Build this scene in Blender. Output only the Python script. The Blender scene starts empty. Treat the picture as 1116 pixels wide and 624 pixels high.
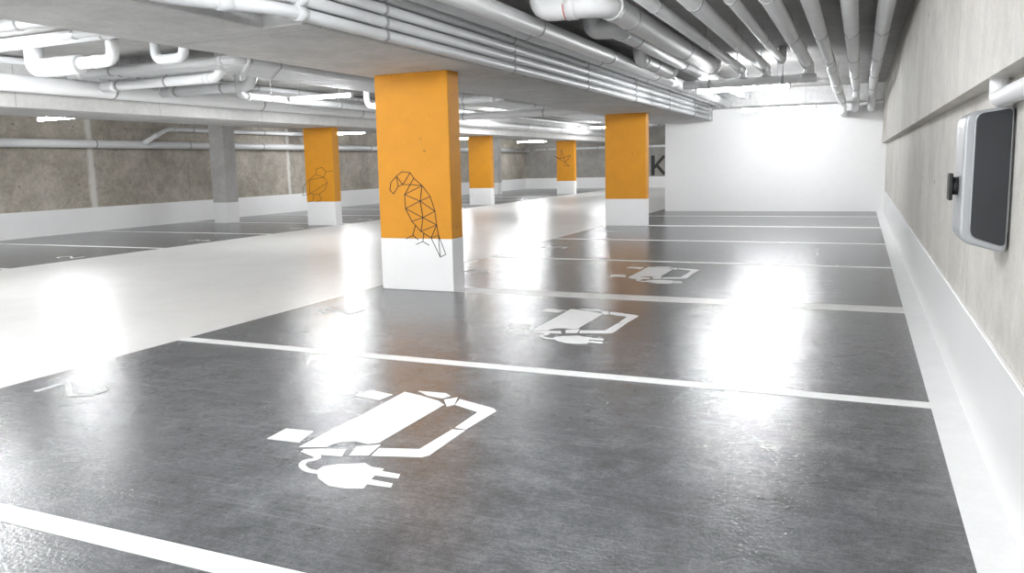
import bpy, bmesh, math, random
from mathutils import Vector, Matrix
random.seed(4)
C = bpy.context.scene.collection
sc = bpy.context.scene
try:
    sc.view_settings.view_transform = 'Standard'
    sc.view_settings.look = 'None'
    sc.view_settings.exposure = 0.0
except Exception: pass

# ------------------------------------------------------------------ camera
PX, PY, F, H = 545.0, 295.0, 870.0, 1.25
Yc = Vector((938-PX, -(170-PY), -F)).normalized()
Xc = -Vector((-1400-PX, -(226-PY), -F))
Xc = (Xc - Yc*Xc.dot(Yc)).normalized()
Zc = Xc.cross(Yc)
R = Matrix((Xc, Yc, Zc))            # camera -> world
cd = bpy.data.cameras.new('camera'); cam = bpy.data.objects.new('camera', cd); C.objects.link(cam)
cd.sensor_width = 36; cd.lens = F/1116*36
cd.shift_x = (558-PX)/1116; cd.shift_y = (PY-312)/1116
cd.clip_start = 0.05
cam.matrix_world = Matrix.Translation((0, 0, H)) @ R.to_4x4()
sc.camera = cam
def ray(u, v): return R @ Vector((u-PX, PY-v, -F))
def fl(u, v):                        # measured photo point -> place on the floor
    d = ray(u, v); t = H/-d.z; return (d.x*t, d.y*t)
def face(u, v, Y):                   # measured photo point -> place on a face at depth Y
    d = ray(u, v); t = Y/d.y; return (d.x*t, H+d.z*t)

# ------------------------------------------------------------------ materials
def newmat(name):
    m = bpy.data.materials.new(name); m.use_nodes = True
    nt = m.node_tree; b = nt.nodes['Principled BSDF']; return m, nt, b
def N(nt, t, **k):
    n = nt.nodes.new(t)
    for a, v in k.items():
        if a in n.inputs: n.inputs[a].default_value = v
        else: setattr(n, a, v)
    return n
def noise(nt, co, scale, detail=4, rough=.55, dist=0):
    n = N(nt, 'ShaderNodeTexNoise'); n.inputs['Scale'].default_value = scale
    n.inputs['Detail'].default_value = detail; n.inputs['Roughness'].default_value = rough
    n.inputs['Distortion'].default_value = dist
    nt.links.new(co, n.inputs['Vector']); return n.outputs['Fac']
def ramp(nt, fac, stops):
    r = N(nt, 'ShaderNodeValToRGB'); e = r.color_ramp.elements
    while len(e) < len(stops): e.new(.5)
    for i, (p, c) in enumerate(stops):
        e[i].position = p; e[i].color = (c, c, c, 1) if isinstance(c, (int, float)) else (*c, 1)
    nt.links.new(fac, r.inputs['Fac']); return r.outputs['Color']
def mix(nt, fac, a, b, mode='MIX'):
    m = N(nt, 'ShaderNodeMix'); m.data_type = 'RGBA'; m.blend_type = mode
    for s, i in ((fac, 0), (a, 6), (b, 7)):
        if isinstance(s, (int, float)): m.inputs[i].default_value = s if i == 0 else (s, s, s, 1)
        elif isinstance(s, tuple): m.inputs[i].default_value = (*s, 1)
        else: nt.links.new(s, m.inputs[i])
    return m.outputs[2]
def math_(nt, op, a, b=0.0, c=0.0):
    m = N(nt, 'ShaderNodeMath'); m.operation = op
    for i, s in enumerate((a, b, c)):
        if isinstance(s, (int, float)): m.inputs[i].default_value = s
        else: nt.links.new(s, m.inputs[i])
    return m.outputs[0]
def bump(nt, b, h, strength, dist=.01):
    n = N(nt, 'ShaderNodeBump'); n.inputs['Strength'].default_value = strength; n.inputs['Distance'].default_value = dist
    nt.links.new(h, n.inputs['Height']); nt.links.new(n.outputs[0], b.inputs['Normal'])
def plain(name, col, rough=.5, metal=0, var=.08, scale=6, bmp=0, pits=0.):
    m, nt, b = newmat(name)
    co = N(nt, 'ShaderNodeTexCoord').outputs['Object']
    f = noise(nt, co, scale, 5)
    lo = tuple(c*(1-var) for c in col); hi = tuple(min(1, c*(1+var)) for c in col)
    cc = ramp(nt, f, [(.35, lo), (.65, hi)])
    if pits:
        cc = mix(nt, 1., cc, ramp(nt, noise(nt, co, 26, 2, .5), [(.24, .25), (.29, 1.)]), 'MULTIPLY')
    nt.links.new(cc, b.inputs['Base Color'])
    b.inputs['Roughness'].default_value = rough; b.inputs['Metallic'].default_value = metal
    if bmp: bump(nt, b, noise(nt, co, 60, 2), bmp, .002)
    return m
def concrete(name, lo, hi, ax=None, step=2.7, off=0., hz=None, rough=.75, stain=.3, drip=None):
    """cast concrete with panel joints across axis ax and tie holes"""
    m, nt, b = newmat(name)
    co = N(nt, 'ShaderNodeTexCoord').outputs['Object']
    f = noise(nt, co, 1.1, 8, .65, .4)
    col = ramp(nt, f, [(.3, lo), (.7, hi)])
    g = noise(nt, co, 14, 6, .7)
    col = mix(nt, 1., col, ramp(nt, g, [(.3, 1-stain*.5), (.62, 1.0)]), 'MULTIPLY')
    g3 = noise(nt, co, 3.4, 6, .7, .5)
    col = mix(nt, 1., col, ramp(nt, g3, [(.32, 1-stain*.5), (.6, 1.0)]), 'MULTIPLY')
    g2 = noise(nt, co, 90, 3, .7)
    col = mix(nt, 1., col, ramp(nt, g2, [(.28, .7), (.42, 1.0)]), 'MULTIPLY')
    if ax is not None:
        s = N(nt, 'ShaderNodeSeparateXYZ'); nt.links.new(co, s.inputs[0])
        p = math_(nt, 'PINGPONG', math_(nt, 'ADD', s.outputs[ax], off), step/2)
        line = math_(nt, 'LESS_THAN', p, .006)
        col = mix(nt, line, col, mix(nt, 1., col, .65, 'MULTIPLY'))
        if hz is not None:
            q = math_(nt, 'PINGPONG', math_(nt, 'ADD', s.outputs[hz], .2), .62)
            r_ = math_(nt, 'PINGPONG', math_(nt, 'ADD', s.outputs[ax], off+.45), .675)
            d = math_(nt, 'SQRT', math_(nt, 'ADD', math_(nt, 'MULTIPLY', q, q), math_(nt, 'MULTIPLY', r_, r_)))
            col = mix(nt, math_(nt, 'LESS_THAN', d, .018), col, .12)
    if drip:
        for y0, wd in drip:               # pale lime streak running down a joint
            wob = math_(nt, 'MULTIPLY', noise(nt, co, 5, 4), .12)
            d = math_(nt, 'ABSOLUTE', math_(nt, 'ADD', math_(nt, 'ADD', s.outputs[1], -y0-.06), wob))
            k = ramp(nt, math_(nt, 'DIVIDE', d, wd), [(.3, .8), (1., 0.)])
            col = mix(nt, k, col, (.80, .79, .75))
    nt.links.new(col, b.inputs['Base Color']); b.inputs['Roughness'].default_value = rough
    bump(nt, b, g, .12, .01)
    return m
def floor_mat(name, lo, hi, rgh, bm, dark=.0, scuff=.0, spec=.5, tint=0.):
    m, nt, b = newmat(name)
    co = N(nt, 'ShaderNodeTexCoord').outputs['Object']
    f = noise(nt, co, .8, 5, .55, .3)
    col = ramp(nt, f, [(.25, lo), (.75, hi)])
    sp = noise(nt, co, 120, 3, .8)
    col = mix(nt, 1., col, ramp(nt, sp, [(.3, 1-dark*1.9), (.7, 1+dark*2.2)]), 'MULTIPLY')
    for sc_, k in ((2.6, 2.2), (8, 1.7), (38, 1.6)):
        sp2 = noise(nt, co, sc_, 6, .7, .3)
        col = mix(nt, 1., col, ramp(nt, sp2, [(.3, 1-dark*k), (.7, 1+dark*k)]), 'MULTIPLY')
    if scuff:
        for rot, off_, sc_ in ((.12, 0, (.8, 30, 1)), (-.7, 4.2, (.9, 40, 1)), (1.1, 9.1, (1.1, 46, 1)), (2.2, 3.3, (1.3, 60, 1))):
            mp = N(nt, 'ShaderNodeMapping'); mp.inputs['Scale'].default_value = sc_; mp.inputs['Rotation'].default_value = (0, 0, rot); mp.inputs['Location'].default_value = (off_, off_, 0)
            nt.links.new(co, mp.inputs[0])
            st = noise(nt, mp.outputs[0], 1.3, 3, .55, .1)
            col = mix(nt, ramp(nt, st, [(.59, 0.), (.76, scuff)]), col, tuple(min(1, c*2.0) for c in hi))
    nt.links.new(col, b.inputs['Base Color'])
    b.inputs['Roughness'].default_value = rgh
    b.inputs['Specular IOR Level'].default_value = spec
    if bm: bump(nt, b, noise(nt, co, 55, 2, .6), bm, .003)
    return m

M = {}
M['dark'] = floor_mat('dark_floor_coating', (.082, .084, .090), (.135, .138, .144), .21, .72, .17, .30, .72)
M['lane'] = floor_mat('pale_floor_coating', (.80, .79, .77), (.87, .862, .845), .3, 0, .016)
M['strip'] = floor_mat('white_floor_paint', (.88, .88, .878), (.92, .92, .918), .3, 0, .015)
M['line'] = plain('white_line_paint', (.90, .90, .895), .42, var=.03, scale=14)
M['broad'] = plain('duller_broad_line_paint', (.78, .77, .755), .35, var=.06, scale=9)
M['worn'] = plain('worn_white_line_paint', (.70, .70, .70), .45, var=.2, scale=30)
M['white'] = plain('white_wall_paint', (.95, .95, .95), .8, var=.01)
M['base'] = plain('white_band_paint', (.92, .92, .918), .3, var=.01, scale=5)
M['ceil'] = concrete('ceiling_concrete', (.40, .395, .385), (.52, .515, .50), 1, 1.35)
M['beam'] = concrete('beam_concrete', (.58, .58, .575), (.74, .74, .73), 1, 2.4, .3, stain=.28)
M['beam_pale'] = concrete('pale_beam_concrete', (.66, .655, .64), (.80, .795, .78), 1, 2.4, stain=.2)
M['wallr'] = concrete('right_wall_concrete', (.64, .61, .56), (.80, .78, .735), 1, 2.7, .7, 2, stain=.24)
M['walll'] = concrete('left_wall_concrete', (.37, .33, .265), (.66, .61, .53), 1, 2.7, .9, 2, stain=.5, drip=((12.5, .12), (19.2, .10)))
M['wallf'] = concrete('far_wall_concrete', (.30, .285, .26), (.46, .44, .41), 0, 2.7, .9, 2)
M['pillar'] = concrete('pillar_concrete', (.50, .49, .47), (.66, .65, .63))
M['orange'] = plain('orange_ochre_column_paint', (.70, .292, .007), .6, var=.035, scale=5, pits=1)
M['pipe'] = plain('pale_grey_pipe_plastic', (.70, .71, .72), .45, var=.04, scale=3)
M['pipew'] = plain('paler_pipe_plastic', (.82, .825, .83), .42, var=.02, scale=3)
M['steel'] = plain('hanger_steel', (.42, .42, .43), .45, .5)
M['black'] = plain('black_paint', (.012, .012, .013), .55)
M['brown'] = plain('brown_drawing_paint', (.12, .05, .012), .55)
M['letter'] = plain('dark_letter_paint', (.035, .035, .037), .6)
M['red'] = plain('red_sticker', (.55, .03, .02), .5)
M['housing'] = plain('silver_grey_charger_shell', (.42, .435, .45), .32, .3, var=.03)
M['panel'] = plain('dark_charger_panel', (.022, .024, .029), .3, var=.1)
M['lampbody'] = plain('lamp_housing_plastic', (.75, .75, .75), .5)
def emis(name, s):
    m, nt, b = newmat(name)
    co = N(nt, 'ShaderNodeTexCoord').outputs['Object']
    nt.links.new(ramp(nt, noise(nt, co, 2), [(.4, (.95, .975, 1.)), (.6, (.97, .985, 1.))]), b.inputs['Emission Color'])
    b.inputs['Emission Strength'].default_value = s
    b.inputs['Base Color'].default_value = (.9, .9, .9, 1)
    return m
M['glow'] = emis('fluorescent_tube_glow', 205)
M['glow2'] = emis('dimmer_fluorescent_tube_glow', 170)
M['glow3'] = emis('weak_fill_tube_glow', 60)  # only for the weak tube added as fill over the near bays

# ------------------------------------------------------------------ builders
class MB:
    def __init__(s): s.v = []; s.f = []; s.mi = []
    def add(s, vs, fs, mi=0):
        o = len(s.v); s.v += [tuple(p) for p in vs]
        for f in fs: s.f.append([i+o for i in f]); s.mi.append(mi)
        return s
    def box(s, x0, x1, y0, y1, z0, z1, mi=0):
        v = [(x, y, z) for z in (z0, z1) for y in (y0, y1) for x in (x0, x1)]
        return s.add(v, [(0, 2, 3, 1), (4, 5, 7, 6), (0, 1, 5, 4), (2, 6, 7, 3), (0, 4, 6, 2), (1, 3, 7, 5)], mi)
    def prism(s, poly, ax, a, b):
        n = len(poly)
        def P(p, c): return {'z': (p[0], p[1], c), 'y': (p[0], c, p[1]), 'x': (c, p[0], p[1])}[ax]
        v = [P(p, a) for p in poly]+[P(p, b) for p in poly]
        f = [list(range(n))[::-1], list(range(n, 2*n))]+[(i, (i+1) % n, n+(i+1) % n, n+i) for i in range(n)]
        return s.add(v, f)
    def tube(s, pts, r, n=14, closed=False):
        pts = [Vector(p) for p in pts]; rings = []
        t0 = (pts[1]-pts[0]).normalized()
        up = Vector((0, 0, 1)) if abs(t0.z) < .9 else Vector((1, 0, 0))
        a = t0.cross(up).normalized()
        for i, p in enumerate(pts):
            if i == 0: t = t0
            elif i == len(pts)-1: t = (pts[-1]-pts[-2]).normalized()
            else: t = ((pts[i+1]-p).normalized()+(p-pts[i-1]).normalized()).normalized()
            a = (a-t*a.dot(t)).normalized(); b = t.cross(a)
            rings.append([p+a*r*math.cos(2*math.pi*k/n)+b*r*math.sin(2*math.pi*k/n) for k in range(n)])
        vs = [q for rg in rings for q in rg]; fs = []
        for i in range(len(rings)-1):
            for k in range(n): fs.append((i*n+k, i*n+(k+1) % n, (i+1)*n+(k+1) % n, (i+1)*n+k))
        fs.append(list(range(n))[::-1]); fs.append([(len(rings)-1)*n+k for k in range(n)])
        return s.add(vs, fs)
    def stroke(s, p, q, w, ax, a, b):
        p = Vector(p); q = Vector(q); d = (q-p).normalized(); n = Vector((-d.y, d.x))*w/2; e = d*w*.3
        return s.prism([p-e+n, p-e-n, q+e-n, q+e+n], ax, a, b)
    def ribbon(s, pts, w, a, b):
        """one continuous mitred painted stroke on the floor"""
        P = [Vector(p[:2]) for p in pts]; L = []; Rr = []
        for i, p in enumerate(P):
            d0 = (P[i]-P[i-1]).normalized() if i else (P[1]-P[0]).normalized()
            d1 = (P[i+1]-P[i]).normalized() if i < len(P)-1 else d0
            n0 = Vector((-d0.y, d0.x)); n1 = Vector((-d1.y, d1.x)); n = n0+n1
            n = n.normalized() if n.length > .2 else n0
            k = min(1.6, 1/max(.3, n.dot(n0)))
            L.append(p+n*w/2*k); Rr.append(p-n*w/2*k)
        m_ = len(P)
        vs = [(q.x, q.y, a) for q in L]+[(q.x, q.y, a) for q in Rr]+[(q.x, q.y, b) for q in L]+[(q.x, q.y, b) for q in Rr]
        fs = []
        for i in range(m_-1):
            fs += [(2*m_+i, 3*m_+i, 3*m_+i+1, 2*m_+i+1), (i, i+1, m_+i+1, m_+i), (i, 2*m_+i, 2*m_+i+1, i+1), (m_+i, m_+i+1, 3*m_+i+1, 3*m_+i)]
        fs += [(0, m_, 3*m_, 2*m_), (m_-1, 3*m_-1, 4*m_-1, 2*m_-1)]
        fs = [f for f in fs if len(set(f)) == len(f)]
        fs[-1] = (m_-1, 3*m_-1, 4*m_-1, 2*m_-1)
        return s.add(vs, fs)
ORG = {}
def build(name, mb, mat, parent=None, smooth=False, bevel=0):
    me = bpy.data.meshes.new(name)
    o0 = ORG.get(parent.name, Vector()) if parent else Vector()
    me.from_pydata([tuple(Vector(v)-o0) for v in mb.v], [], mb.f)
    mats = mat if isinstance(mat, list) else [mat]
    for m in mats: me.materials.append(m)
    for p, i in zip(me.polygons, mb.mi): p.material_index = i
    bm = bmesh.new(); bm.from_mesh(me); bmesh.ops.recalc_face_normals(bm, faces=bm.faces); bm.to_mesh(me); bm.free()
    o = bpy.data.objects.new(name, me); C.objects.link(o)
    if parent: o.parent = parent
    ORG[o.name] = o0
    if smooth:
        for p in me.polygons: p.use_smooth = len(p.vertices) == 4
    if bevel:
        b = o.modifiers.new('bevel', 'BEVEL'); b.width = bevel; b.segments = 3; b.limit_method = 'ANGLE'
    return o
def thing(name, label, cat, loc, group=None):
    o = bpy.data.objects.new(name, None); C.objects.link(o); o.location = loc; o.empty_display_size = .1
    o['label'] = label; o['category'] = cat
    if group: o['group'] = group
    ORG[o.name] = Vector(loc); return o
def tag(o, label, cat, group=None):
    o['label'] = label; o['category'] = cat
    if group: o['group'] = group
    return o
def recentre(o):
    me = o.data; c = Vector((0, 0, 0))
    for v in me.vertices: c += v.co
    c /= len(me.vertices); c.z = min(v.co.z for v in me.vertices)
    for v in me.vertices: v.co -= c
    o.location = c; return o
def struct(name, mb, mat, bevel=0):
    o = build(name, mb, mat, bevel=bevel); o['kind'] = 'structure'; return o
def dup(root, loc, label):
    r = root.copy(); C.objects.link(r); r.location = loc; r['label'] = label
    for ch in list(root.children):
        c = ch.copy(); C.objects.link(c); c.parent = r
        for g in ch.children:
            d = g.copy(); C.objects.link(d); d.parent = c
    return r
def fillet(pts, R):
    pts = [Vector(p) for p in pts]; out = [pts[0]]
    for i in range(1, len(pts)-1):
        a, b, c = pts[i-1], pts[i], pts[i+1]
        r = min(R, (a-b).length*.49, (c-b).length*.49)
        p = b+(a-b).normalized()*r; q = b+(c-b).normalized()*r
        for k in range(7):
            t = k/6; out.append(p*(1-t)**2+b*2*t*(1-t)+q*t*t)
    out.append(pts[-1]); return out

# ------------------------------------------------------------------ the setting
YB, YE = -4.0, 37.8
XL, XR = -15.45, .52
ZC = 2.81
LIP = .36; EDGE = -4.64; LEDGE = -10.6
fm = MB()
for x0, x1, mi in ((XL-.3, LEDGE, 1), (LEDGE, EDGE, 0), (EDGE, LIP, 1), (LIP, XR+.3, 2)):
    fm.box(x0, x1, YB, YE+.3, -.2, 0, mi)
struct('floor', fm, [M['lane'], M['dark'], M['strip']])
struct('ceiling', MB().box(-11.6, XR+.4, YB, YE+.3, ZC, ZC+.25), M['ceil'])
struct('ceiling', MB().box(XL-.3, -11.6, YB, YE+.3, 2.45, ZC+.25), M['ceil'])
struct('wall_left', MB().box(XL-.3, XL, YB, YE+.3, 0, 2.45), M['walll'])
struct('wall_far', MB().box(XL, -3.3, YE, YE+.3, 0, ZC), M['wallf'])
struct('wall_back', MB().box(-4.44, XR+.3, 20, 20.3, 0, ZC), M['white'])
wr = MB().box(XR, XR+.4, YB, 20, 0, 1.53); wr.box(.43, XR+.4, YB, 20, 1.53, ZC)
struct('wall_right', wr, M['wallr'])
struct('baseboard_left', MB().box(XL, XL+.012, YB, YE, 0, .53), M['base'])
struct('baseboard_far', MB().box(XL+.012, -3.3, YE-.012, YE, 0, .53), M['base'])
struct('baseboard_right', MB().box(XR-.02, XR, YB, 20, 0, .48), M['base'], .004)
b1 = MB().box(-4.65, -3.6, YB, 4.3, 2.17, ZC); b1.box(-4.65, -3.29, 4.3, 20, 2.17, ZC); b1.box(-4.65, -3.6, 20.3, YE, 2.17, ZC)
struct('trim_1', b1, M['beam'], .012)
struct('trim_2', MB().box(-11.6, -10.2, YB, YE, 2.15, ZC), M['beam_pale'], .012)
struct('trim_3', MB().box(-3.29, .43, 19.3, 20, 2.44, ZC), M['beam'], .012)

# ------------------------------------------------------------------ columns
def column(x0, x1, y0, label, d=.24, z1=2.17):
    t = thing('column', label, 'column', ((x0+x1)/2, y0+d/2, 0), 'orange painted columns')
    build('shaft', MB().box(x0, x1, y0, y0+d, .53, z1), M['orange'], t, bevel=.008)
    build('painted_base', MB().box(x0-.002, x1+.002, y0-.002, y0+d+.002, 0, .53), M['base'], t, bevel=.008)
    return t
def drawing(t, polys, Y, w, label, mt='black'):
    m = MB(); k = 0
    for pl in polys:
        for a, b in zip(pl[:-1], pl[1:]):
            k += 1
            m.stroke(face(*a, Y), face(*b, Y), w, 'y', Y-.0035-k*.00004, Y-.0004)
    o = build('bird_drawing', m, M[mt], t); o['label'] = label
c1 = column(-4.50, -3.67, 7.0, 'nearest orange column with black line drawing of a long-tailed bird')
drawing(c1, [
    # head: flat crown, hooked beak pointing down at left, throat
    [(432, 192), (438, 187), (447, 188), (451, 194), (447, 201), (439, 201), (434, 203), (429, 211), (425, 207), (426, 199), (432, 192)],
    [(432, 192), (439, 201), (447, 188)], [(432, 192), (434, 203)],
    # nape, back, tail; breast and belly
    [(451, 194), (460, 202), (469, 214), (474, 230), (476, 245), (478, 256), (486, 277), (480, 280), (470, 259)],
    [(447, 201), (441, 212), (442, 227), (449, 241), (459, 252), (470, 259), (478, 256)],
    # facets of the wing
    [(447, 201), (460, 202), (441, 212)], [(441, 212), (458, 219), (460, 202)], [(458, 219), (469, 214)], [(442, 227), (458, 219), (474, 230), (461, 237), (442, 227)], [(458, 219), (461, 237)],
    [(449, 241), (461, 237), (476, 245), (459, 252)], [(470, 259), (476, 245)], [(461, 237), (459, 252)], [(478, 256), (480, 280)],
    # legs and feet
    [(453, 245), (450, 256), (443, 260)], [(450, 256), (456, 261)], [(462, 254), (461, 263), (454, 266)], [(461, 263), (468, 267)]], 7.0, .0066,
    'black line drawing of a perched bird made of triangles')
c2 = column(-4.58, -3.77, 15.3, 'plain orange column beside the white back wall')
c3 = column(-11.33, -10.57, 14.65, 'orange column with duck drawing across the lane near bare concrete pillar', z1=2.15)
drawing(c3, [
    [(363, 186), (355, 187), (351, 182), (345, 184), (344, 190), (337, 196), (331, 203), (330, 213), (338, 211), (347, 212), (354, 207), (357, 199), (353, 193), (355, 187)],
    [(344, 190), (353, 193)], [(337, 196), (338, 211), (357, 199)], [(337, 196), (353, 193)],
    [(342, 212), (341, 219), (336, 220)], [(348, 211), (350, 218), (345, 220)]], 14.65, .010,
    'brown line drawing of a duck made of triangles', 'brown')
c4 = column(-11.33, -10.57, 22.9, 'plain orange column farther along the lane, third from the camera', z1=2.15)
c5 = column(-11.33, -10.57, 31.0, 'farthest orange column with small bird drawing near the far wall', z1=2.15)
drawing(c5, [[(604, 170), (611, 173), (622, 169), (616, 177), (604, 170)], [(611, 173), (612, 163), (616, 177)], [(616, 177), (621, 181), (614, 180)]], 31.0, .018, 'small brown line drawing of a flying bird', 'brown')
def pillar(y0, label):
    t = thing('concrete_pillar', label, 'pillar', (-14.2, y0+.2, 0), 'bare concrete pillars')
    build('shaft', MB().box(-14.42, -13.98, y0, y0+.4, .5, 2.45), M['pillar'], t, bevel=.01)
    build('painted_base', MB().box(-14.422, -13.978, y0-.002, y0+.402, 0, .5), M['base'], t, bevel=.01)
pillar(15.0, 'nearest slim bare concrete pillar in the left bays with white foot')
pillar(23.0, 'bare concrete pillar mostly hidden behind the nearest orange column')
pillar(31.0, 'far bare concrete pillar between the two distant orange columns')

# ------------------------------------------------------------------ floor markings
LT = .0025
def line(x0, x1, y, w, label, mt='line'):
    o = build('bay_line', MB().box(x0, x1, y-w/2, y+w/2, 0, LT), M[mt])
    recentre(o); tag(o, label, 'painted line', 'white parking bay lines')
line(EDGE, LIP, 1.83, .105, 'white bay line nearest the camera, crossing the bottom left corner')
line(EDGE, LIP, 4.42, .105, 'long white bay line between the two nearest charging bays')
line(-3.68, LIP, 7.16, .27, 'broad dull white line running from the nearest orange column to the wall', 'broad')
line(EDGE, LIP, 9.88, .105, 'white bay line just beyond the third charging symbol')
line(EDGE, LIP, 12.55, .105, 'white bay line second from the one with plain orange column')
line(-3.76, LIP, 15.45, .2, 'white bay line ending at the plain orange column')
line(EDGE, LIP, 18.2, .105, 'last white bay line in front of the white back wall')
for y, lb in ((7.1, 'white line in left bays nearest the camera'), (9.8, 'white line across the left bays, level with lamp at left'), (12.5, 'white line in left bays before the bare concrete pillar'),
              (15.2, 'white line in left bays level with the duck column'), (17.9, 'white line in left bays just past the duck column'), (20.6, 'white line in left bays sixth from the camera'),
              (23.3, 'white line in left bays level with the third column'), (26., 'white line in left bays beyond the third column'), (28.7, 'white line in left bays before the farthest column')):
    line(XL+.02, LEDGE, y, .1, lb)
# charging symbol
ev = thing('charging_symbol', 'largest white car-and-plug symbol in the nearest charging bay', 'floor marking', (*fl(400, 478), 0), 'white electric car charging symbols')
def fpoly(m, px): m.prism([fl(*p) for p in px], 'z', 0, LT)
m = MB(); fpoly(m, [(312, 467), (341, 470), (326, 482), (291, 478)]); build('rear_bumper_block', m, M['line'], ev)
m = MB(); fpoly(m, [(404, 425), (428, 430), (413, 436), (388, 431)]); build('roof_block', m, M['line'], ev)
m = MB(); fpoly(m, [(441, 427), (458, 431), (478, 437), (484, 441), (474, 447), (413, 482.5), (401, 483.5), (388, 480.5), (374, 481), (362, 484), (356, 487), (326, 487), (345, 477), (400, 449)]); build('car_body', m, M['line'], ev)
m = MB(); fpoly(m, [(456, 426), (486, 428.5), (491, 431.5), (482, 434), (466, 431)]); build('window_piece', m, M['line'], ev)
m = MB(); fpoly(m, [(484, 435.5), (499, 433), (495, 441), (487, 443)]); build('window_piece', m, M['line'], ev)
m = MB(); fpoly(m, [(330, 489.5), (350, 489), (377, 489.5), (373, 497), (344, 495)]); build('wheel_arch_piece', m, M['line'], ev)
m = MB(); fpoly(m, [(388, 487), (415, 484.5), (402, 496), (381, 496)]); build('wheel_arch_piece', m, M['line'], ev)
m = MB(); fpoly(m, [(501, 435), (538, 445), (541, 448), (508, 468), (496, 466), (521, 449), (496, 441)]); build('car_outline', m, M['line'], ev)
m = MB(); fpoly(m, [(493, 468), (507, 469), (468, 496), (460, 498), (405, 496.5), (413, 488.5), (457, 489.5)]); build('car_outline', m, M['line'], ev)
m = MB(); pts = [(331, 491), (348, 498), (342, 501), (333, 502), (328, 507), (335, 513), (350, 515)]
q = fillet([Vector((*fl(*p), 0)) for p in pts], .04)
q = [q[0]]+[b for a, b in zip(q[:-1], q[1:]) if (b-a).length > .004]
m.ribbon(q, .028, 0, LT+.0004)
build('cable', m, M['line'], ev)
m = MB(); fpoly(m, [(345, 513), (352, 508.5), (368, 506), (398, 505), (405, 509), (418, 511), (416, 513.5), (436, 517), (434, 521), (409, 517.8), (404, 522.5), (428, 527), (426, 531), (400, 527.5), (396, 532), (376, 532), (358, 529), (347, 521)])
build('plug', m, M['line'], ev)
L0 = ev.location.copy()
dup(ev, L0+Vector((0.05, 2.70, 0)), 'middle white car-and-plug symbol, right of the nearest orange column')
dup(ev, L0+Vector((0.02, 5.6, 0)), 'farthest white car-and-plug symbol beyond the broad white line')
# worn bay digits, read from the lane
DG = {'2': [[(0, .75), (.25, 1), (.75, 1), (1, .72), (0, 0), (1, 0)]], '3': [[(0, 1), (1, .95), (.45, .58), (1, .3), (.6, 0), (0, .08)]],
      '4': [[(.8, 0), (.8, 1), (0, .3), (1, .3)]], '5': [[(1, 1), (.1, 1), (0, .55), (.8, .6), (1, .3), (.7, 0), (0, .08)]], '6': [[(.9, 1), (.15, .6), (0, .2), (.5, 0), (1, .25), (.6, .5), (.1, .35)]]}
def number(txt, x0, yc, label, s=1, h=.38):
    m = MB(); w = .20
    for pl in DG[txt]:
        pp = [(x0+s*q*h, yc+s*(.1-p*w)) for p, q in pl]
        for k, (a, b) in enumerate(zip(pp[:-1], pp[1:])): m.stroke(a, b, .036, 'z', 0, LT+k*.0002)
    o = build('bay_number', m, M['worn']); recentre(o); tag(o, label, 'floor number', 'worn bay numbers')
for i, (y, lb) in enumerate(((3.13, 'worn white bay number at left end of nearest charging bay'), (5.75, 'worn white bay number left of the nearest orange column foot'), (8.5, 'worn bay number just behind the nearest orange column'),
        (11.2, 'worn bay number two bays beyond the nearest orange column'), (14.0, 'worn bay number in front of the plain orange column'))):
    number('23456'[i], -4.36, y, lb)
for i, (y, lb) in enumerate(((8.4, 'worn number in left bays nearest the camera'), (11.1, 'worn number in left bays beside the second line'), (13.8, 'worn number in left bays before duck column'), (16.5, 'worn number in left bays after duck column'))):
    number('2345'[i], -10.85, y, lb, s=-1)

# letter K on the far wall
Yk = YE
kx0, kz0 = face(709.5, 191, Yk); kx1, kz1 = face(724.5, 169, Yk)
m = MB(); w = (kx1-kx0)*.27
m.box(kx0, kx0+w, Yk-.01, Yk, kz0, kz1)
m.stroke((kx0+w, kz0+(kz1-kz0)*.42), (kx1-w*.3, kz1-.06), w*.8, 'y', Yk-.01, Yk)
m.stroke((kx0+w*1.6, kz0+(kz1-kz0)*.5), (kx1-w*.2, kz0+.08), w*.8, 'y', Yk-.012, Yk)
tag(recentre(build('wall_letter', m, M['letter'])), 'large black letter K painted on the far wall', 'letter')

# ------------------------------------------------------------------ pipes
def pipe(label, pts, r, mat='pipe', R=None, hang='up', step=2.6, group=None, start=.8, xface=None, zc=ZC, name='pipe', collars=True):
    P = [Vector(p) for p in pts]
    t = thing(name, label, 'pipe', P[0], group)
    build('tube', MB().tube(fillet(P, R or r*2.4), r), M[mat], t, smooth=True)
    for a, b in zip(P[:-1], P[1:]):
        L = (b-a).length; d = (b-a).normalized()
        if collars and r > .035 and L > .5:
            for s in ((.22, L-.22) if L > .9 else (L/2,)):
                p = a+d*s; build('coupling', MB().tube([p-d*.045, p+d*.045], r+.007), M[mat], t, smooth=True)
        if L < 1.3 or abs(d.z) > .3: continue
        s = start
        while s < L-.3:
            p = a+d*s
            h = MB(); h.tube([p-d*.016, p+d*.016], r+.006)
            if hang == 'up': h.tube([p+Vector((0, 0, r)), Vector((p.x, p.y, zc))], .006, 6)
            elif hang == 'side':
                xf = xface(p.y) if callable(xface) else xface
                h.box(min(p.x, xf), max(p.x, xf), p.y-.012, p.y+.012, p.z-.012, p.z+.012)
            build('clamp', h, M['steel'], t); s += step
    return t
G1 = 'long ceiling pipes over the right bays'
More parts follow.
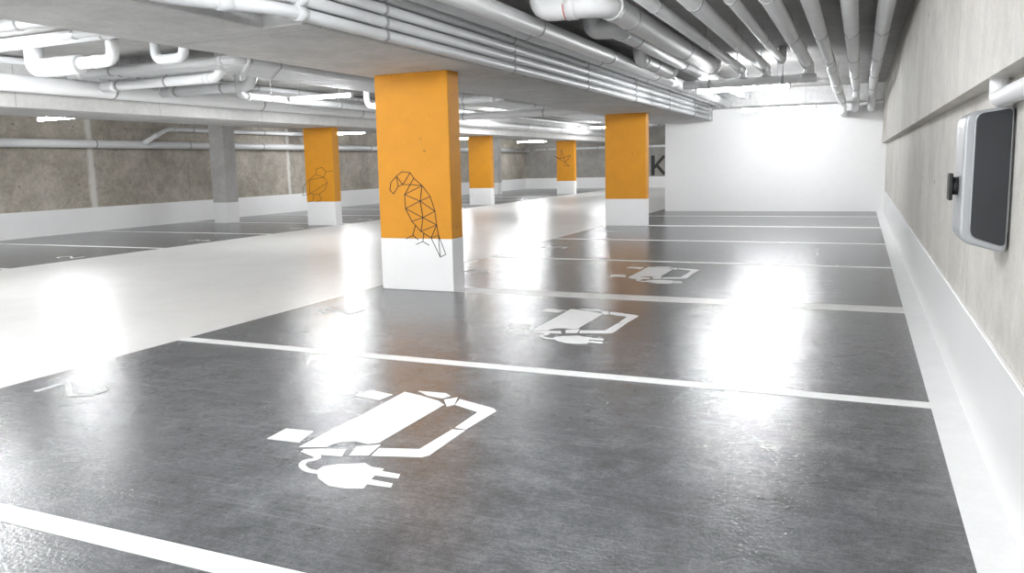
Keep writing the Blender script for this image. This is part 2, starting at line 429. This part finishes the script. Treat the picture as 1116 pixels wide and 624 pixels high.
for x, y1, r, lb, mt in ((-1.70, 13.1, .06, 'first long ceiling pipe right of the big elbow pipe', 'pipew'), (-1.36, 13.1, .078, 'second long ceiling pipe counted rightward from the big elbow pipe', 'pipew'),
        (-1.05, 12.2, .052, 'narrow third long ceiling pipe counted from the big elbow pipe', 'pipew'), (-.75, 13.1, .078, 'fourth long ceiling pipe, last one joining the crosswise pipe', 'pipew')):
    pipe(lb, [(x, YB, 2.60), (x, y1, 2.60), (x, y1, 2.49 if y1 > 13 else ZC)], r, mt, group=G1)
pipe('long ceiling pipe bending down at back wall, third from right wall', [(-.45, YB, 2.61), (-.45, 13.2, 2.61), (-.38, 14.2, 2.36), (-.38, 18.7, 2.36), (-.38, 18.7, 2.2), (-.38, 20, 2.2)], .073, 'pipew', group=G1)
pipe('long ceiling pipe bending down at back wall, second from right wall', [(-.135, YB, 2.61), (-.135, 18.6, 2.61), (-.135, 18.9, 2.3), (-.135, 20, 2.3)], .076, 'pipew', group=G1)
pipe('long ceiling pipe closest to the right wall', [(.17, YB, 2.61), (.17, 18.6, 2.61), (.17, 18.9, 2.3), (.17, 20, 2.3)], .076, 'pipew', group=G1)
pipe('crosswise ceiling pipe collecting the long pipes', [(-2.62, 13.1, 2.43), (-.64, 13.1, 2.43)], .065, 'pipew', step=1.1, start=.4)
bf = lambda y: -3.6 if y < 4.3 else -3.29
G2 = 'bundle of pipes along the nearest beam'
for xa, xb, z, r, lb, mt in ((-3.53, -3.235, 2.215, .041, 'lowest pipe of the bundle on the nearest beam', 'pipe'), (-3.53, -3.235, 2.307, .041, 'second lowest pipe of the bundle on the nearest beam', 'pipe'),
        (-3.53, -3.235, 2.399, .041, 'third lowest pipe of the bundle on the nearest beam', 'pipe'), (-3.53, -3.235, 2.491, .041, 'fourth lowest pipe of the bundle on the nearest beam', 'pipe'),
        (-3.53, -3.235, 2.583, .041, 'fifth lowest pipe of the bundle on the nearest beam', 'pipe'), (-3.38, -3.12, 2.66, .045, 'highest pipe of the bundle on the nearest beam', 'pipe'),
        (-3.24, -3.00, 2.50, .06, 'mid sized pipe beside the stacked pipes of the beam bundle', 'pipe'), (-3.04, -2.82, 2.52, .085, 'big outermost pale pipe of the beam bundle', 'pipew')):
    sh = (xb+3.3)*.9
    pipe(lb, [(xa, YB, z), (xa, 3.5-sh, z), (xb, 4.05-sh, z), (xb, 19.3, z)], r, mt, R=.15, hang='side', xface=bf, group=G2, step=2.4, start=1.2)
t = pipe('big elbow pipe near the ceiling with small red sticker', [(-2.60, 6.8, ZC), (-2.60, 6.8, 2.60), (-2.04, 6.8, 2.60), (-2.04, 12.4, 2.60), (-2.04, 12.4, ZC)], .115, 'pipew', R=.22)
stk = MB()
for k in range(5):
    a0 = math.radians(180+k*16); a1 = a0+math.radians(16)
    stk.prism([(6.8+.1185*math.cos(a), 2.6+.1185*math.sin(a)) for a in (a0, a1)]+[(6.8+.108*math.cos(a), 2.6+.108*math.sin(a)) for a in (a1, a0)], 'x', -2.375, -2.30)
build('sticker', stk, M['red'], t)
pipe('thick elbow pipe just behind the stickered pipe', [(-2.62, 8.3, ZC), (-2.62, 8.3, 2.62), (-2.36, 8.3, 2.62), (-2.36, 18.6, 2.62)], .095, 'pipe', R=.18)
pipe('short thick elbow pipe farther back beside the beam bundle', [(-2.62, 10.3, ZC), (-2.62, 10.3, 2.55), (-2.62, 12.3, 2.55), (-2.62, 12.3, ZC)], .085, 'pipew', R=.2, step=1)
# lane pipes
pipe('large pale pipe running along the far lane beam', [(-10.05, YB, 2.45), (-10.05, YE, 2.45)], .11, 'pipew', hang='side', xface=-10.2, step=3.2, start=3.)
pipe('thin pipe above the large pipe on the far lane beam', [(-10.1, YB, 2.74), (-10.1, YE, 2.74)], .045, 'pipe', hang='side', xface=-10.2, step=3.2, start=3.)
pipe('large white pipe with elbows hanging over the lane at left', [(-9.35, 6.9, ZC), (-9.35, 6.9, 2.56), (-8.55, 6.9, 2.56)], .115, 'pipew', R=.2)
pipe('narrower pipe continuing the large white lane pipe', [(-8.56, 6.9, 2.57), (-8.0, 6.9, 2.57), (-8.0, 6.9, ZC)], .075, 'pipew', R=.15)
pipe('small grey trap pipe dipping right of the lane elbows', [(-7.7, 7.25, ZC), (-7.7, 7.25, 2.58), (-7.25, 7.25, 2.58), (-7.25, 7.25, ZC)], .06, 'pipe', R=.15)
pipe('front one of two thin crosswise pipes before the lane elbows', [(-9.9, 6.1, 2.72), (-6.2, 6.1, 2.72)], .05, 'pipe', step=1.5)
pipe('rear one of two thin crosswise pipes before the lane elbows', [(-9.9, 6.28, 2.72), (-6.2, 6.28, 2.72)], .05, 'pipe', step=1.5, start=1.)
pipe('pale pipe under the bending lane bundle', [(-9.75, 9.25, 2.46), (-8.0, 9.25, 2.46), (-8.0, 9.25, ZC)], .075, 'pipe', R=.16, step=.9, start=.3)
pipe('second pale pipe under the bending lane bundle', [(-9.75, 8.2, 2.46), (-7.6, 8.2, 2.46), (-7.6, 8.2, ZC)], .065, 'pipew', R=.16, step=.9, start=.3)
G3 = 'bundle of pipes bending over the lane'
for k, lb in enumerate(('front pipe of the bundle bending over the lane', 'second pipe of the bundle bending over the lane', 'third pipe of the bundle bending over the lane', 'fourth pipe of the bundle bending over the lane', 'fifth pipe of the bundle bending over the lane', 'rear pipe of the bundle bending over the lane')):
    pipe(lb, [(-9.9, 7.8+.15*k, 2.60), (-7.0-.15*k, 7.8+.15*k, 2.60), (-7.0-.15*k, 30, 2.60)], .058, 'pipe', R=.25, group=G3, step=3)
pipe('crosswise pale pipe under the lane ceiling near the second column', [(-9.3, 17, ZC), (-9.3, 17, 2.38), (-4.65, 17, 2.38)], .08, 'pipew', R=.2, step=2)
pipe('crosswise pipe over the lane with small drop at left end', [(-8.4, 12.8, ZC), (-8.4, 12.8, 2.38), (-5.6, 12.8, 2.38), (-5.6, 12.8, ZC)], .06, 'pipe', R=.15, step=1.2)
pipe('grey pipe running along the lane side of the nearest beam', [(-4.95, YB, 2.55), (-4.95, YE, 2.55)], .05, 'pipe', hang='up', step=3.2)
pipe('grey pipe over the lane, second from nearest beam', [(-5.25, YB, 2.62), (-5.25, YE, 2.62)], .06, 'pipe', hang='up', step=3.2)
pipe('short crosswise pipe high over the lane', [(-8.0, 5.2, 2.66), (-5.5, 5.2, 2.66)], .06, 'pipe', hang='up', step=1.0)
pipe('hooked grey pipe dropping from the lane ceiling near the duck column', [(-9.3, 10.4, ZC), (-9.3, 10.4, 2.47), (-9.3, 16.0, 2.47), (-9.3, 16.0, ZC)], .06, 'pipe', R=.16, step=2)
# left wall pipes
pipe('long white pipe along the left concrete wall', [(XL+.17, YB, 1.91), (XL+.17, YE, 1.91)], .09, 'pipew', hang='side', xface=XL, step=2.7, start=3)
pipe('branch pipe rising from the left wall pipe to the ceiling', [(XL+.34, 13.7, 1.95), (XL+.34, 14.4, 2.28), (XL+.34, 20.0, 2.28), (XL+.34, 20.0, 2.45)], .055, 'pipew', hang='up', zc=2.45)
pipe('white pipe across the far wall', [(XL+.4, YE-.1, 1.95), (-5., YE-.1, 1.95)], .06, 'pipew', hang='none')
pipe('short pale conduit with elbow on the right wall above the charger', [(XR-.045, .6, 1.455), (XR-.045, 3.62, 1.455), (XR-.045, 3.62, 1.53)], .034, 'pipew', R=.05, hang='side', xface=XR, step=.9, start=1.15, name='conduit', collars=False)

# ------------------------------------------------------------------ lamps
def lamp(xc, y, z, label, zc=ZC, L=1.45, g='glow'):
    t = thing('tube_lamp', label, 'lamp', (xc, y, z), 'fluorescent tube lamps')
    build('housing', MB().box(xc-L/2, xc+L/2, y-.022, y+.022, z+.028, z+.05), M['lampbody'], t, bevel=.005)
    build('glowing_tube', MB().tube([(xc-L/2+.03, y, z), (xc+L/2-.03, y, z)], .027, 12), M[g], t, smooth=True)
    for s in (-1, 1):
        build('end_cap', MB().box(xc+s*(L/2-.015)-.015, xc+s*(L/2-.015)+.015, y-.03, y+.03, z-.03, z+.03), M['lampbody'], t)
        x = xc+s*L*.36
        build('hanger', MB().tube([(x, y, z+.048), (x, y, zc)], .005, 6), M['steel'], t)
for y, lb in ((9.9, 'tube lamp glowing over the left bays near the picture edge'), (19.5, 'tube lamp in left bays just right of the duck column'), (27, 'tube lamp in left bays behind third column'), (34., 'farthest tube lamp over the left bays')):
    lamp(-12.75 if y < 15 else -13.6, y, 2.25, lb, 2.45)
for x, y, z, lb in ((-8.9, 5.4, 2.46, 'tube lamp over the lane beside the white elbow pipe'), (-8.55, 11.6, 2.48, 'tube lamp over the lane behind the pipe bundle'), (-9.0, 21., 2.6, 'tube lamp over the lane beyond the crosswise pipe'), (-9., 30.5, 2.6, 'farthest tube lamp over the lane'), (-7.4, -1.5, 2.46, 'added fill tube over the lane, unseen behind the camera'), (-6.2, 3.0, 2.5, 'unseen fill tube over the lane above the picture edge')):  # last two are unseen tubes, added as fill light
    lamp(x, y, z, lb, L=1.3 if y == 11.6 else 1.45)
lamp(-1.6, 17.7, 2.26, 'bright tube lamp in front of the white back wall', L=1.5, g='glow2')
lamp(-1.75, 13.4, 2.35, 'tube lamp glowing just under the crosswise collecting pipe')
lamp(-1.7, 2.6, 2.42, 'added fill tube, unseen above the nearest charging bay')  # unseen tube added to light the near floor
lamp(-1.5, 4.9, 2.42, 'added weak fill tube, unseen above the bay line between the nearest charging bays', g='glow3')  # unseen weak tube added to brighten the upper right wall
lamp(-1.5, -2.0, 2.42, 'added fill tube over the right bays, unseen behind the camera')  # out of view, added as extra fill from behind

# ------------------------------------------------------------------ charger
ch = thing('wall_charger', 'silver and black electric car charger mounted on the right wall', 'charger', (.50, 3.65, .87))
def rounded(poly, rads, n=6):
    out = []
    P = [Vector(p) for p in poly]
    for i, b in enumerate(P):
        a, c = P[i-1], P[(i+1) % len(P)]; r = rads[i]
        if r == 0: out.append(b); continue
        p = b+(a-b).normalized()*r; q = b+(c-b).normalized()*r
        for k in range(n+1):
            t = k/n; out.append(p*(1-t)**2+b*2*t*(1-t)+q*t*t)
    return out
prof = rounded([(.512, 1.425), (.354, 1.402), (.352, .915), (.512, .872)], [.02, .045, .045, .03])
build('housing', MB().prism(prof, 'y', 3.5, 3.76), M['housing'], ch, bevel=.010)
pp = rounded([(.506, 1.412), (.390, 1.396), (.388, .937), (.506, .897)], [.018, .03, .03, .025])
build('side_panel', MB().prism(pp, 'y', 3.490, 3.502), M['panel'], ch, bevel=.003)
build('panel_frame', MB().tube([(p.x, 3.496, p.y) for p in pp]+[(pp[0].x, 3.496, pp[0].y)], .004, 8), M['housing'], ch, smooth=True)
build('wall_plate', MB().box(.505, XR, 3.54, 3.72, .95, 1.37), M['steel'], ch)
sk = MB().tube([(.357, 3.62, 1.125), (.332, 3.62, 1.125)], .035, 24); s1 = build('socket', sk, M['black'], ch, smooth=True)
build('socket_lid', MB().box(.319, .333, 3.58, 3.66, 1.07, 1.175), M['black'], s1, bevel=.004)

# ------------------------------------------------------------------ world
w = bpy.data.worlds.new('world'); sc.world = w; w.use_nodes = True
w.node_tree.nodes['Background'].inputs[0].default_value = (.98, .99, 1, 1)
w.node_tree.nodes['Background'].inputs[1].default_value = 3.3
